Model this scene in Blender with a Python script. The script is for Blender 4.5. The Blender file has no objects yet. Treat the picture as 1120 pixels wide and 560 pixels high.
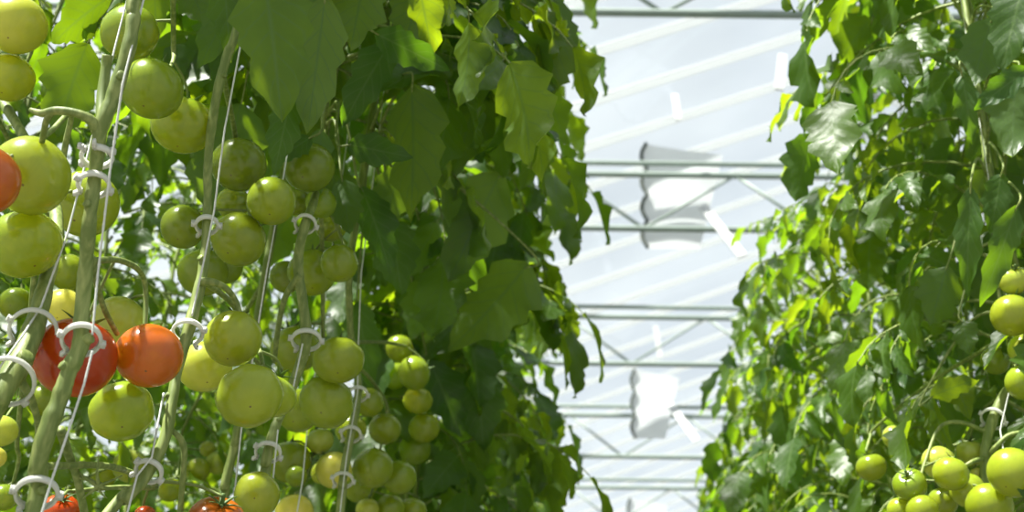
import bpy, math, random
import numpy as np
from mathutils import Vector, Matrix
random.seed(7)
sc = bpy.context.scene
C = sc.collection
rng = np.random.default_rng(11)

# ------------------------------------------------------------------ camera
F = 1400.0                                  # focal length in pixels of the 1120x560 frame
PITCH = math.radians(28.6)
ROLL = 0.013
CAM = np.array((0.0, 0.0, 1.5))
PX, PY = 641.0, 280.0                       # principal point
fw = np.array((0, math.cos(PITCH), math.sin(PITCH)))
up0 = np.array((0, -math.sin(PITCH), math.cos(PITCH)))
rt0 = np.array((1.0, 0, 0))
rt = rt0*math.cos(ROLL) + up0*math.sin(ROLL)
upv = up0*math.cos(ROLL) - rt0*math.sin(ROLL)
cam_d = bpy.data.cameras.new('camera')
cam = bpy.data.objects.new('camera', cam_d); C.objects.link(cam)
cam_d.sensor_width = 36; cam_d.lens = F/1120*36
cam_d.shift_x = -(PX-560)/1120
cam_d.dof.use_dof = True; cam_d.dof.focus_distance = 1.38; cam_d.dof.aperture_fstop = 7.5
cam_d.clip_start = 0.02
M = Matrix(((rt[0], upv[0], -fw[0], CAM[0]), (rt[1], upv[1], -fw[1], CAM[1]), (rt[2], upv[2], -fw[2], CAM[2]), (0, 0, 0, 1)))
cam.matrix_world = M
sc.camera = cam

def P(px, py, d):
    """a point of the place: seen at this spot of the photo, this many metres deep"""
    return CAM + d*(fw + rt*(px-PX)/F + upv*(PY-py)/F)

def ray(p):
    v = p-CAM
    return v/np.linalg.norm(v)

# ------------------------------------------------------------------ materials
def mat(name):
    m = bpy.data.materials.new(name); m.use_nodes = True
    nt = m.node_tree; nt.nodes.clear()
    out = nt.nodes.new('ShaderNodeOutputMaterial')
    return m, nt, out
def N(nt, t, **kw):
    n = nt.nodes.new(t)
    for k, v in kw.items():
        if k.startswith('i_'):
            n.inputs[k[2:].replace('_', ' ')].default_value = v
        else:
            setattr(n, k, v)
    return n
def L(nt, a, b): nt.links.new(a, b)
def math_n(nt, op, a, b=None, c=None):
    n = nt.nodes.new('ShaderNodeMath'); n.operation = op
    for i, x in enumerate((a, b, c)):
        if x is None: continue
        if isinstance(x, (int, float)): n.inputs[i].default_value = x
        else: nt.links.new(x, n.inputs[i])
    return n.outputs[0]
def mix(nt, fac, a, b, mode='MIX'):
    n = nt.nodes.new('ShaderNodeMix'); n.data_type = 'RGBA'; n.blend_type = mode
    for s, x in ((n.inputs[0], fac), (n.inputs[6], a), (n.inputs[7], b)):
        if isinstance(x, (int, float)): s.default_value = x
        elif isinstance(x, tuple): s.default_value = (*x, 1)
        else: nt.links.new(x, s)
    return n.outputs[2]

def leaf_material():
    m, nt, out = mat('tomato leaf')
    at = N(nt, 'ShaderNodeAttribute', attribute_name='tint').outputs['Fac']
    uv = N(nt, 'ShaderNodeUVMap', uv_map='UVMap').outputs[0]
    sp = N(nt, 'ShaderNodeSeparateXYZ'); L(nt, uv, sp.inputs[0])
    u = math_n(nt, 'ABSOLUTE', math_n(nt, 'SUBTRACT', sp.outputs[0], 0.5))
    ph = math_n(nt, 'MULTIPLY', math_n(nt, 'SUBTRACT', sp.outputs[1], math_n(nt, 'MULTIPLY', u, 0.5)), 6.5)
    saw = math_n(nt, 'ABSOLUTE', math_n(nt, 'SUBTRACT', math_n(nt, 'FRACT', ph), 0.5))
    side = math_n(nt, 'SUBTRACT', 1.0, math_n(nt, 'MINIMUM', math_n(nt, 'MULTIPLY', saw, 9.0), 1.0))
    mid = math_n(nt, 'SUBTRACT', 1.0, math_n(nt, 'MINIMUM', math_n(nt, 'MULTIPLY', u, 22.0), 1.0))
    vein = math_n(nt, 'MAXIMUM', math_n(nt, 'MULTIPLY', side, 0.6), mid)
    tc = N(nt, 'ShaderNodeTexCoord')
    nz = N(nt, 'ShaderNodeTexNoise', i_Scale=60.0, i_Detail=2.0); L(nt, tc.outputs['Object'], nz.inputs['Vector'])
    col = mix(nt, at, (0.017, 0.056, 0.010), (0.062, 0.125, 0.008))
    col = mix(nt, math_n(nt, 'MULTIPLY', nz.outputs[0], 0.45), col, (0.035, 0.075, 0.018))
    col = mix(nt, math_n(nt, 'MULTIPLY', vein, 0.75), col, (0.13, 0.21, 0.06))
    geo = N(nt, 'ShaderNodeNewGeometry')
    under = mix(nt, 0.55, col, (0.09, 0.15, 0.055))
    col = mix(nt, geo.outputs['Backfacing'], col, under)
    bh = math_n(nt, 'ADD', math_n(nt, 'MULTIPLY', saw, 0.8), math_n(nt, 'MULTIPLY', nz.outputs[0], 0.8))
    bp = N(nt, 'ShaderNodeBump', i_Strength=0.45, i_Distance=0.0025); L(nt, bh, bp.inputs['Height'])
    pr = N(nt, 'ShaderNodeBsdfPrincipled', i_Roughness=0.44)
    pr.inputs['Specular IOR Level'].default_value = 0.58
    L(nt, col, pr.inputs['Base Color']); L(nt, bp.outputs[0], pr.inputs['Normal'])
    tr = N(nt, 'ShaderNodeBsdfTranslucent')
    tcol = mix(nt, at, (0.16, 0.36, 0.005), (0.44, 0.58, 0.007))
    tcol = mix(nt, math_n(nt, 'MULTIPLY', vein, 0.65), tcol, (0.20, 0.34, 0.04))
    L(nt, tcol, tr.inputs['Color'])
    ms = N(nt, 'ShaderNodeMixShader'); ms.inputs[0].default_value = 0.52
    L(nt, pr.outputs[0], ms.inputs[1]); L(nt, tr.outputs[0], ms.inputs[2]); L(nt, ms.outputs[0], out.inputs[0])
    return m

def stem_material():
    m, nt, out = mat('tomato stem')
    tc = N(nt, 'ShaderNodeTexCoord')
    mp = N(nt, 'ShaderNodeMapping'); mp.inputs['Scale'].default_value = (170, 170, 22); L(nt, tc.outputs['Object'], mp.inputs['Vector'])
    nz = N(nt, 'ShaderNodeTexNoise', i_Scale=1.0, i_Detail=4.0); L(nt, mp.outputs[0], nz.inputs['Vector'])
    nb = N(nt, 'ShaderNodeTexNoise', i_Scale=14.0, i_Detail=3.0); L(nt, tc.outputs['Object'], nb.inputs['Vector'])
    col = mix(nt, nb.outputs[0], (0.080, 0.125, 0.018), (0.20, 0.26, 0.055))
    col = mix(nt, math_n(nt, 'MULTIPLY', math_n(nt, 'MAXIMUM', math_n(nt, 'SUBTRACT', nz.outputs[0], 0.42), 0.0), 2.6), col, (0.34, 0.38, 0.12))
    bp = N(nt, 'ShaderNodeBump', i_Strength=0.35, i_Distance=0.002); L(nt, nz.outputs[0], bp.inputs['Height'])
    pr = N(nt, 'ShaderNodeBsdfPrincipled', i_Roughness=0.55)
    L(nt, col, pr.inputs['Base Color']); L(nt, bp.outputs[0], pr.inputs['Normal'])
    L(nt, pr.outputs[0], out.inputs[0])
    return m

def tomato_material():
    m, nt, out = mat('tomato skin')
    oi = N(nt, 'ShaderNodeObjectInfo')
    tc = N(nt, 'ShaderNodeTexCoord')
    sp = N(nt, 'ShaderNodeSeparateXYZ'); L(nt, tc.outputs['Object'], sp.inputs[0])
    rr = math_n(nt, 'SQRT', math_n(nt, 'ADD', math_n(nt, 'POWER', sp.outputs[0], 2.0), math_n(nt, 'POWER', sp.outputs[1], 2.0)))
    low = math_n(nt, 'LESS_THAN', sp.outputs[2], 0.0)
    dot = math_n(nt, 'MULTIPLY', low, math_n(nt, 'LESS_THAN', rr, 0.035))
    halo = math_n(nt, 'MULTIPLY', low, math_n(nt, 'SUBTRACT', 1.0, math_n(nt, 'MINIMUM', math_n(nt, 'MULTIPLY', rr, 1.6), 1.0)))
    ang = math_n(nt, 'ARCTAN2', sp.outputs[1], sp.outputs[0])
    wob = N(nt, 'ShaderNodeTexNoise', i_Scale=2.5, i_Detail=3.0); L(nt, tc.outputs['Object'], wob.inputs['Vector'])
    cm = N(nt, 'ShaderNodeCombineXYZ')
    L(nt, math_n(nt, 'MULTIPLY', math_n(nt, 'COSINE', ang), 9.0), cm.inputs[0]); L(nt, math_n(nt, 'MULTIPLY', math_n(nt, 'SINE', ang), 9.0), cm.inputs[1])
    L(nt, math_n(nt, 'MULTIPLY', sp.outputs[2], 1.2), cm.inputs[2])
    st = N(nt, 'ShaderNodeTexNoise', i_Scale=1.0, i_Detail=2.0); L(nt, cm.outputs[0], st.inputs['Vector'])
    oc = oi.outputs['Color']
    light = mix(nt, 1.0, mix(nt, 1.0, oc, (1.3, 1.25, 1.3), 'MULTIPLY'), (0.03, 0.02, 0.0), 'ADD')
    col = mix(nt, math_n(nt, 'MULTIPLY', st.outputs[0], 0.45), oc, light)
    dk = mix(nt, 1.0, oc, (0.55, 0.72, 0.6), 'MULTIPLY')
    col = mix(nt, math_n(nt, 'MULTIPLY', wob.outputs[0], 0.5), col, dk)
    shoulder = math_n(nt, 'MULTIPLY', math_n(nt, 'MAXIMUM', sp.outputs[2], 0.0), 0.55)
    col = mix(nt, shoulder, col, mix(nt, 1.0, oc, (0.6, 0.85, 0.7), 'MULTIPLY'))
    col = mix(nt, math_n(nt, 'MULTIPLY', halo, 0.45), col, light)
    col = mix(nt, math_n(nt, 'MULTIPLY', dot, 0.85), col, (0.10, 0.06, 0.025))
    pr = N(nt, 'ShaderNodeBsdfPrincipled', i_Roughness=0.22)
    pr.inputs['Subsurface Weight'].default_value = 0.18
    pr.inputs['Subsurface Scale'].default_value = 0.25
    pr.inputs['Subsurface Radius'].default_value = (1.0, 0.9, 0.3)
    pr.inputs['Specular IOR Level'].default_value = 0.5
    L(nt, col, pr.inputs['Base Color'])
    L(nt, pr.outputs[0], out.inputs[0])
    return m

def plain(name, col, rough=0.5, metal=0.0, trans=0.0, spec=0.5, tcol=None, noise=0.0, scale=20):
    m, nt, out = mat(name)
    pr = N(nt, 'ShaderNodeBsdfPrincipled', i_Roughness=rough, i_Metallic=metal)
    pr.inputs['Specular IOR Level'].default_value = spec
    pr.inputs['Base Color'].default_value = (*col, 1)
    if noise:
        tc = N(nt, 'ShaderNodeTexCoord')
        nz = N(nt, 'ShaderNodeTexNoise', i_Scale=scale, i_Detail=4.0); L(nt, tc.outputs['Object'], nz.inputs['Vector'])
        L(nt, mix(nt, math_n(nt, 'MULTIPLY', nz.outputs[0], noise), col, tuple(c*0.45 for c in col)), pr.inputs['Base Color'])
    if trans:
        tr = N(nt, 'ShaderNodeBsdfTranslucent'); tr.inputs['Color'].default_value = (*(tcol or col), 1)
        ms = N(nt, 'ShaderNodeMixShader'); ms.inputs[0].default_value = trans
        L(nt, pr.outputs[0], ms.inputs[1]); L(nt, tr.outputs[0], ms.inputs[2]); L(nt, ms.outputs[0], out.inputs[0])
    else:
        L(nt, pr.outputs[0], out.inputs[0])
    return m

def glass_material():
    m, nt, out = mat('roof glass')
    tc = N(nt, 'ShaderNodeTexCoord')
    nz = N(nt, 'ShaderNodeTexNoise', i_Scale=0.55, i_Detail=5.0); L(nt, tc.outputs['Object'], nz.inputs['Vector'])
    tp = N(nt, 'ShaderNodeBsdfTransparent'); tp.inputs['Color'].default_value = (0.92, 0.965, 1.0, 1)
    tr = N(nt, 'ShaderNodeBsdfTranslucent'); tr.inputs['Color'].default_value = (0.80, 0.85, 0.87, 1)
    df = N(nt, 'ShaderNodeBsdfDiffuse'); df.inputs['Color'].default_value = (0.75, 0.8, 0.8, 1)
    gl = N(nt, 'ShaderNodeBsdfGlossy', i_Roughness=0.08); gl.inputs['Color'].default_value = (0.9, 0.95, 1, 1)
    m1 = N(nt, 'ShaderNodeMixShader'); m1.inputs[0].default_value = 0.3
    L(nt, tr.outputs[0], m1.inputs[1]); L(nt, df.outputs[0], m1.inputs[2])
    m2 = N(nt, 'ShaderNodeMixShader')
    L(nt, math_n(nt, 'MULTIPLY', nz.outputs[0], 0.17), m2.inputs[0]); L(nt, tp.outputs[0], m2.inputs[1]); L(nt, m1.outputs[0], m2.inputs[2])
    m3 = N(nt, 'ShaderNodeMixShader'); m3.inputs[0].default_value = 0.06
    L(nt, m2.outputs[0], m3.inputs[1]); L(nt, gl.outputs[0], m3.inputs[2]); L(nt, m3.outputs[0], out.inputs[0])
    return m

LEAF = leaf_material(); STEM = stem_material(); TOM = tomato_material()
CALYX = plain('calyx green', (0.10, 0.17, 0.035), 0.6, trans=0.2, tcol=(0.3, 0.45, 0.05), noise=0.4, scale=8)
CLIP = plain('white clip plastic', (0.82, 0.82, 0.75), 0.4, trans=0.3, noise=0.15, scale=150)
TWINE = plain('white twine', (0.72, 0.73, 0.68), 0.7, noise=0.4, scale=300)
STEEL = plain('galvanised steel', (0.27, 0.33, 0.29), 0.5, metal=0.0, noise=0.5, scale=9)
BAR = plain('white glazing bar', (0.36, 0.37, 0.375), 0.6, spec=0.2, trans=0.48, tcol=(0.84, 0.86, 0.87))
SCREEN = plain('white screen cloth', (0.62, 0.64, 0.65), 0.8, trans=0.35, tcol=(0.97, 0.97, 0.97))
STRAP = plain('white strap webbing', (0.6, 0.61, 0.61), 0.6, trans=0.3, tcol=(0.85, 0.86, 0.86))
CORD = plain('dark cord', (0.06, 0.075, 0.06), 0.6, noise=0.3, scale=60)
GLASS = glass_material()
GROUND = plain('pale ground cover', (0.12, 0.12, 0.10), 0.7, noise=0.35, scale=3)

# ------------------------------------------------------------------ mesh tools
class MB:
    def __init__(s): s.v = []; s.f = []; s.m = []; s.n = 0; s.smooth = True
    def add(s, v, f, mi=0):
        v = np.asarray(v, float).reshape(-1, 3)
        s.f += [tuple(i+s.n for i in q) for q in f]; s.m += [mi]*len(f)
        s.v.append(v); s.n += len(v)
    def tube(s, pts, rad, seg=8, mi=0, caps=True, closed=False):
        pts = np.asarray(pts, float); n = len(pts)
        rad = np.full(n, rad) if np.isscalar(rad) else np.asarray(rad, float)
        tan = np.gradient(pts, axis=0) if not closed else (np.roll(pts, -1, 0)-np.roll(pts, 1, 0))
        tan /= np.linalg.norm(tan, axis=1)[:, None]+1e-12
        ref = np.array((0.31, 0.87, 0.2)); 
        if abs(tan[0] @ (ref/np.linalg.norm(ref))) > 0.9: ref = np.array((0.9, -0.2, 0.3))
        a = np.cross(tan[0], ref); a /= np.linalg.norm(a)
        vs = []
        ph = np.arange(seg)*2*math.pi/seg
        for i in range(n):
            a = a-tan[i]*(a @ tan[i]); a /= np.linalg.norm(a); b = np.cross(tan[i], a)
            vs.append(pts[i]+rad[i]*(np.cos(ph)[:, None]*a+np.sin(ph)[:, None]*b))
        f = []
        for i in range(n if closed else n-1):
            k = (i+1) % n
            for j in range(seg):
                j2 = (j+1) % seg
                f.append((i*seg+j, i*seg+j2, k*seg+j2, k*seg+j))
        if caps and not closed:
            f.append(tuple(range(seg-1, -1, -1))); f.append(tuple((n-1)*seg+j for j in range(seg)))
        s.add(np.concatenate(vs), f, mi)
    def box(s, c, half, R=None, mi=0):
        c = np.asarray(c, float); h = np.asarray(half, float)
        v = np.array([(x, y, z) for x in (-1, 1) for y in (-1, 1) for z in (-1, 1)], float)*h
        if R is not None: v = v @ np.asarray(R).T
        s.add(v+c, [(0, 1, 3, 2), (4, 6, 7, 5), (0, 4, 5, 1), (2, 3, 7, 6), (0, 2, 6, 4), (1, 5, 7, 3)], mi)
    def bar(s, a, b, w, h=None, mi=0):
        a = np.asarray(a, float); b = np.asarray(b, float); h = h or w
        z = b-a; ln = np.linalg.norm(z); z = z/ln
        u = np.array((0, 1.0, 0)) if abs(z[1]) < 0.9 else np.array((0, 0, 1.0))
        x = np.cross(u, z); x /= np.linalg.norm(x); y = np.cross(z, x)
        s.box((a+b)/2, (w/2, h/2, ln/2), np.stack((x, y, z), 1), mi)
    def mesh(s, name, mats):
        me = bpy.data.meshes.new(name)
        v = np.concatenate(s.v) if s.v else np.zeros((0, 3))
        me.from_pydata(v.tolist(), [], s.f)
        for m in mats: me.materials.append(m)
        me.polygons.foreach_set('material_index', s.m)
        me.polygons.foreach_set('use_smooth', [s.smooth]*len(s.f))
        me.update()
        return me
    def build(s, name, mats, parent=None, loc=None):
        mats = mats if isinstance(mats, (list, tuple)) else [mats]
        if loc is not None:
            s.v = [v-np.asarray(loc) for v in s.v]
        return link(name, s.mesh(name, mats), parent, loc)
def link(name, me, parent=None, loc=None):
    o = bpy.data.objects.new(name, me); C.objects.link(o)
    if loc is not None: o.location = tuple(loc)
    if parent is not None: o.parent = parent
    return o
def tag(o, label, cat, group=None, kind=None):
    o['label'] = label; o['category'] = cat
    if group: o['group'] = group
    if kind: o['kind'] = kind
    return o
def empty(name, loc):
    o = bpy.data.objects.new(name, None); C.objects.link(o); o.location = tuple(loc); o.empty_display_size = 0.1
    return o
def smooth_path(pts, per=8):
    """Catmull-Rom through points (any number of columns)"""
    p = np.asarray(pts, float); p = np.vstack((2*p[0]-p[1], p, 2*p[-1]-p[-2])); out = []
    for i in range(1, len(p)-2):
        for k in range(per):
            t = k/per
            out.append(0.5*((2*p[i])+(-p[i-1]+p[i+1])*t+(2*p[i-1]-5*p[i]+4*p[i+1]-p[i+2])*t*t+(-p[i-1]+3*p[i]-3*p[i+1]+p[i+2])*t**3))
    out.append(p[-2])
    return np.array(out)
def unit(v):
    v = np.asarray(v, float); return v/(np.linalg.norm(v)+1e-12)

# ------------------------------------------------------------------ leaves
NR, NC = 13, 5
TT = np.linspace(0, 1, NR); CC = np.array((-1, -0.55, 0, 0.55, 1.0))
LF = [(i*NC+j, (i+1)*NC+j, (i+1)*NC+j+1, i*NC+j+1) for i in range(NR-1) for j in range(NC-1)]
LUV = np.array([((c+1)/2, t) for t in TT for c in CC])
class Foliage:
    def __init__(s): s.v = []; s.q = []; s.n = 0; s.t = []; s.uv = []; s.tubes = MB(); s.wd = 1.0
    def leaflet(s, base, axis, normal, Ln, W, tint, fold=0.25, curl=0.3, r=rng, lobe=0.25):
        axis = unit(axis); normal = unit(normal-axis*(normal @ axis)); lat = np.cross(normal, axis)
        w = W*0.5*np.sin(math.pi*np.clip(TT, 0, 1)**0.72)**0.85
        w[0] = W*0.05; w[-1] = 0.0008
        ph = r.uniform(0, 1)
        saw = ((TT*4.6+ph) % 1.0)
        lobe = lobe*1.45; edge = 1+lobe*(saw-0.55)*np.minimum(1, TT*4)
        ed2 = 1+lobe*(((TT*4.6+ph+0.35) % 1.0)-0.55)*np.minimum(1, TT*4)
        tw = r.uniform(-0.5, 0.5)
        X = np.zeros((NR, NC)); Y = np.zeros((NR, NC)); Z = np.zeros((NR, NC))
        rp = r.uniform(0, 6.28); ra = r.uniform(0.04, 0.10)
        for j, c in enumerate(CC):
            e = (edge if c < 0 else ed2) if abs(c) == 1 else 1.0
            yy = c*w*e
            Y[:, j] = yy*math.cos(fold*1.0)
            Z[:, j] = np.abs(yy)*math.sin(fold)+ra*W*np.sin(TT*13+rp+c*1.6)*abs(c)+tw*yy*TT*0.6
            X[:, j] = TT*Ln-abs(c)*0.10*Ln*np.sin(math.pi*TT)*0+0.0
        k = curl
        if abs(k) > 0.02:                       # bend the blade along its midrib
            th = k*TT; cx = np.concatenate(([0], np.cumsum(np.cos((th[1:]+th[:-1])/2)*np.diff(TT))))*Ln
            cz = -np.concatenate(([0], np.cumsum(np.sin((th[1:]+th[:-1])/2)*np.diff(TT))))*Ln
            Xn = cx[:, None]+Z*np.sin(th)[:, None]; Zn = cz[:, None]+Z*np.cos(th)[:, None]
            X, Z = Xn, Zn
        V = base+X.reshape(-1, 1)*axis+Y.reshape(-1, 1)*lat+Z.reshape(-1, 1)*normal
        s.v.append(V); s.q.append(np.array(LF)+s.n); s.n += len(V)
        s.t.append(np.full(len(V), np.clip(tint, 0, 1))); s.uv.append(LUV)
    def leaf(s, base, az, Ln, tint, r=rng, rise=0.55, drop=1.5, size=1.0):
        """a compound leaf: an arching stalk with paired leaflets and one at its end"""
        h = np.array((math.cos(az), math.sin(az), 0)); z = np.array((0, 0, 1.0)); side = np.cross(z, h)
        n = 10; p = np.array(base, float); pts = [p.copy()]; dirs = []
        sway = r.uniform(-0.5, 0.5)
        for i in range(n):
            el = rise-(rise+drop)*((i+0.5)/n)**1.15
            d = unit(math.cos(el)*(h+side*sway*i/n)+math.sin(el)*z); dirs.append(d)
            p = p+d*Ln/n; pts.append(p.copy())
        pts = np.array(pts)
        s.tubes.tube(pts, np.linspace(0.0035, 0.0012, len(pts)), 5, 1, caps=False)
        for frac, ls in ((0.30, 0.55), (0.42, 0.35), (0.52, 0.95), (0.66, 0.35), (0.76, 1.0), (0.88, 0.4)):
            i = frac*n; k = min(int(i), n-1); q = pts[k]+(pts[k+1]-pts[k])*(i-k); d = dirs[k]
            for sg in (-1, 1):
                if r.random() < 0.08: continue
                lat = unit(np.cross(d, z))*sg if abs(d[2]) < 0.97 else side*sg
                nrm = unit(np.cross(lat*sg, d)); nrm = nrm if nrm[2] > 0 or nrm @ h > 0 else -nrm
                ax = unit(lat*r.uniform(0.55, 1.0)+d*r.uniform(0.35, 0.8)+np.array((0, 0, -1))*r.uniform(0.25, 0.95)+r.normal(0, 0.15, 3))
                nr = unit(nrm+h*0.4+z*0.3+r.normal(0, 0.3, 3))
                ll = size*ls*r.uniform(0.085, 0.125)
                st = q+ax*ll*0.14
                s.tubes.tube(np.array((q, st)), 0.0011, 4, 1, caps=False)
                s.leaflet(st, ax, nr, ll, ll*r.uniform(0.5, 0.66)*s.wd, tint+r.normal(0, 0.16), r.uniform(0.05, 0.6), r.uniform(0.1, 1.0), r, 0.3)
        d = dirs[-1]; ax = unit(d+r.normal(0, 0.15, 3)+np.array((0, 0, -0.4)))
        ll = size*r.uniform(0.11, 0.15)
        s.leaflet(pts[-1], ax, unit(h+z*0.4+r.normal(0, 0.25, 3)), ll, ll*r.uniform(0.55, 0.7), tint+r.normal(0, 0.1), r.uniform(0.05, 0.45), r.uniform(0.1, 0.7), r, 0.35)
    def mesh(s, name):
        tb = s.tubes; nv = s.n
        V = np.concatenate(s.v); Q = np.concatenate(s.q)
        tv = np.concatenate(tb.v) if tb.v else np.zeros((0, 3))
        tf = np.array([f for f in tb.f], int).reshape(-1, 4)+nv
        V = np.concatenate((V, tv)); FQ = np.concatenate((Q, tf)) if len(tf) else Q
        me = bpy.data.meshes.new(name)
        me.vertices.add(len(V)); me.vertices.foreach_set('co', V.ravel())
        me.loops.add(FQ.size); me.loops.foreach_set('vertex_index', FQ.ravel().astype(np.int32))
        me.polygons.add(len(FQ)); me.polygons.foreach_set('loop_start', np.arange(0, FQ.size, 4, dtype=np.int32))
        me.polygons.foreach_set('material_index', np.concatenate((np.zeros(len(Q), np.int32), np.ones(len(tf), np.int32))))
        me.polygons.foreach_set('use_smooth', np.ones(len(FQ), bool))
        me.materials.append(LEAF); me.materials.append(STEM)
        me.update(calc_edges=True)
        at = me.attributes.new('tint', 'FLOAT', 'POINT'); at.data.foreach_set('value', np.concatenate(s.t+[np.full(len(tv), 0.5)]))
        uv = me.uv_layers.new(name='UVMap')
        UV = np.concatenate(s.uv+[np.zeros((len(tv), 2))]); uv.data.foreach_set('uv', UV[FQ.ravel()].ravel())
        return me

def foliage_mesh(seed, z0, z1, step, Ln=(0.30, 0.42), size=1.0, wd=1.0):
    r = np.random.default_rng(seed); f = Foliage(); f.wd = wd
    z = z0; k = r.uniform(0, 6.28); i = 0
    while z < z1:
        t = (z-z0)/max(z1-z0, 0.1)
        top = max(0.0, (z-(z1-0.35))/0.35)
        ln = r.uniform(*Ln)*(1-0.55*top)
        f.leaf((0.012*math.cos(k), 0.012*math.sin(k), z), k, ln, r.uniform(0.15, 0.85), r, rise=r.uniform(0.2, 0.8)+0.6*top, drop=r.uniform(0.9, 1.6)*(1-0.5*top), size=size*(1-0.4*top))
        k += 2.4+r.normal(0, 0.25); z += step*r.uniform(0.7, 1.3); i += 1
    return f.mesh('foliage')

def stem_mesh(seed, h=3.6, r0=0.0085):
    r = np.random.default_rng(seed); mb = MB()
    zs = np.linspace(0, h, 26); x = np.cumsum(r.normal(0, 0.006, 26)); y = np.cumsum(r.normal(0, 0.008, 26))
    x -= np.linspace(x[0], x[-1], 26); y -= np.linspace(y[0], y[-1], 26)
    mb.tube(np.stack((x, y, zs), 1), np.linspace(r0, 0.004, 26), 8)
    return mb.mesh('stem', [STEM])

# ------------------------------------------------------------------ rows of plants
STEMS = [stem_mesh(50+i) for i in range(3)]
FOL_AISLE = [foliage_mesh(100+i, 2.12, 3.58, 0.036, size=1.16) for i in range(5)]
FOL_RIGHT = [foliage_mesh(400+i, 2.0, 3.62, 0.022, size=1.0, wd=0.78) for i in range(5)]
FOL_LOW = [foliage_mesh(200+i, 1.35, 3.55, 0.026, size=0.72) for i in range(3)]
def plant(x, y, label, group, fm, dz=0.0, rz=None):
    o = empty('tomato_plant', (x, y, 0)); o.rotation_euler.z = random.uniform(0, 6.28) if rz is None else rz
    tag(o, label, 'tomato plant', group)
    link('stem', random.choice(STEMS), o)
    fo = link('foliage', fm, o); fo.location.z = dz
    return o
y = 2.85
i = 0
while y < 18:
    plant(-0.405+random.uniform(-.03, .03), y, 'leafy tomato plant in the dense green row along the left of the aisle', 'plants of the left row', FOL_AISLE[i % 5], random.uniform(-.05, .08)+(0.12 if y < 3.5 else 0.08))
    y += 0.46 if y < 9 else 0.6; i += 1
for (xx, yy, dz) in ((-0.36, 2.72, .30), (-0.37, 2.64, .62)):
    plant(xx, yy, 'leafy tomato plant in the dense green row along the left of the aisle', 'plants of the left row', FOL_AISLE[2], dz, 1.0+yy*3)
y = 1.6
while y < 12:
    plant(-1.05+random.uniform(-.05, .05), y, 'leafy tomato plant standing behind the hanging fruit of the left row', 'plants behind the left row', FOL_LOW[i % 3], random.uniform(-.1, .05))
    y += 0.42 if y < 4 else 0.85; i += 1
y = 1.2
while y < 9:
    plant(-2.3+random.uniform(-.05, .05), y, 'far leafy plant glimpsed through gaps in the left row', 'plants of the next row on the left', FOL_LOW[i % 3], random.uniform(-.1, .05))
    y += 0.62; i += 1
y = 2.05
while y < 18:
    plant((0.80 if y < 2.6 else 0.74)+random.uniform(-.03, .03), y, 'leafy tomato plant in the sunlit row along the right of the aisle', 'plants of the right row', FOL_RIGHT[(i*3) % 5], random.uniform(-.1, .06)+(-0.12 if y > 2.6 else 0.2))
    y += 0.46 if y < 9 else 0.6; i += 1
y = 1.3
while y < 12:
    plant(1.42+random.uniform(-.05, .05), y, 'leafy tomato plant in the deeper line of the right row', 'plants behind the right row', FOL_LOW[i % 3], random.uniform(-.1, .05))
    y += 0.6; i += 1

# ------------------------------------------------------------------ the stems seen close by
def up_to(p, z1, dx=0.0, dy=0.0, n=4):
    """carry a path on upwards out of the picture"""
    return [p+np.array((dx*t, dy*t, (z1-p[2])*t)) for t in np.linspace(0, 1, n+1)[1:]]
STEM_PTS = []
def near_plant(label, pts, r0, top=3.5, fol=None, fol_z=None, knots=(), seed=1, ground=True):
    """pts: (px, py, depth, width factor) from top to bottom"""
    w = [np.array((*P(a, b, d), r0*k)) for a, b, d, k in pts]
    hi = w[0][:3]
    ups = [np.array((*q, r0*s)) for q, s in zip(up_to(hi, top, 0.03, 0.02), (0.95, 0.85, 0.7, 0.5))][::-1]
    lo = w[-1][:3]; lo2 = w[-2][:3]; d = unit(lo-lo2)
    downs = []
    if ground:
        q = lo.copy()
        for s in range(4):
            d = unit(d*0.75+np.array((0, -0.12, -0.35))); q = q+d*max(0.05, lo[2]/3.6); downs.append(np.array((*q, r0)))
    path = smooth_path(ups+w+downs, 8)
    base = (path[-1, 0], path[-1, 1], 0)
    o = empty('tomato_plant', base); tag(o, label, 'tomato plant')
    n = len(path); r = np.random.default_rng(seed)
    rad = path[:, 3]*(1+0.05*np.sin(np.arange(n)*0.9+seed)+r.normal(0, 0.025, n))
    mb = MB(); mb.tube(path[:, :3], rad, 14)
    for (px, py, d, sx) in knots:                # pruned side-shoot stumps
        c = P(px, py, d); k = np.argmin(np.linalg.norm(path[:, :3]-c, axis=1)); a = path[k, :3]
        t = unit(path[min(k+1, n-1), :3]-path[k-1, :3])
        out = unit(rt*sx-fw*0.7+r.normal(0, 0.1, 3)); out = unit(out-t*(out @ t)+np.array((0, 0, .25)))
        rr = rad[k]
        mb.tube(np.array([a+out*rr*0.3, a+out*rr*0.95, a+out*rr*1.35, a+out*rr*1.42]), [rr*0.75, rr*0.62, rr*0.62, rr*0.5], 10)
    mb.build('stem', STEM, o, None); fix_parent(o)
    STEM_PTS.append((path[:, :3].copy(), rad.copy()))
    if fol is not None:
        k = np.argmin(np.abs(path[:, 2]-(fol_z+0.3)))
        fo = link('foliage', fol, o); fo.location = (path[k, 0]-base[0], path[k, 1]-base[1], fol_z)
        fo.rotation_euler.z = seed*1.7
    return o, path
def fix_parent(o):
    """children were built in world coordinates: shift them under their root"""
    for c in o.children:
        if not c.get('_l'):
            me = c.data
            me.transform(Matrix.Translation(-Vector(o.location))); c['_l'] = 1
    for c in o.children:
        if '_l' in c: pass
def part(o, mb, name, mats):
    c = mb.build(name, mats, o); c.data.transform(Matrix.Translation(-Vector(o.location))); c['_l'] = 1
    return c

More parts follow.
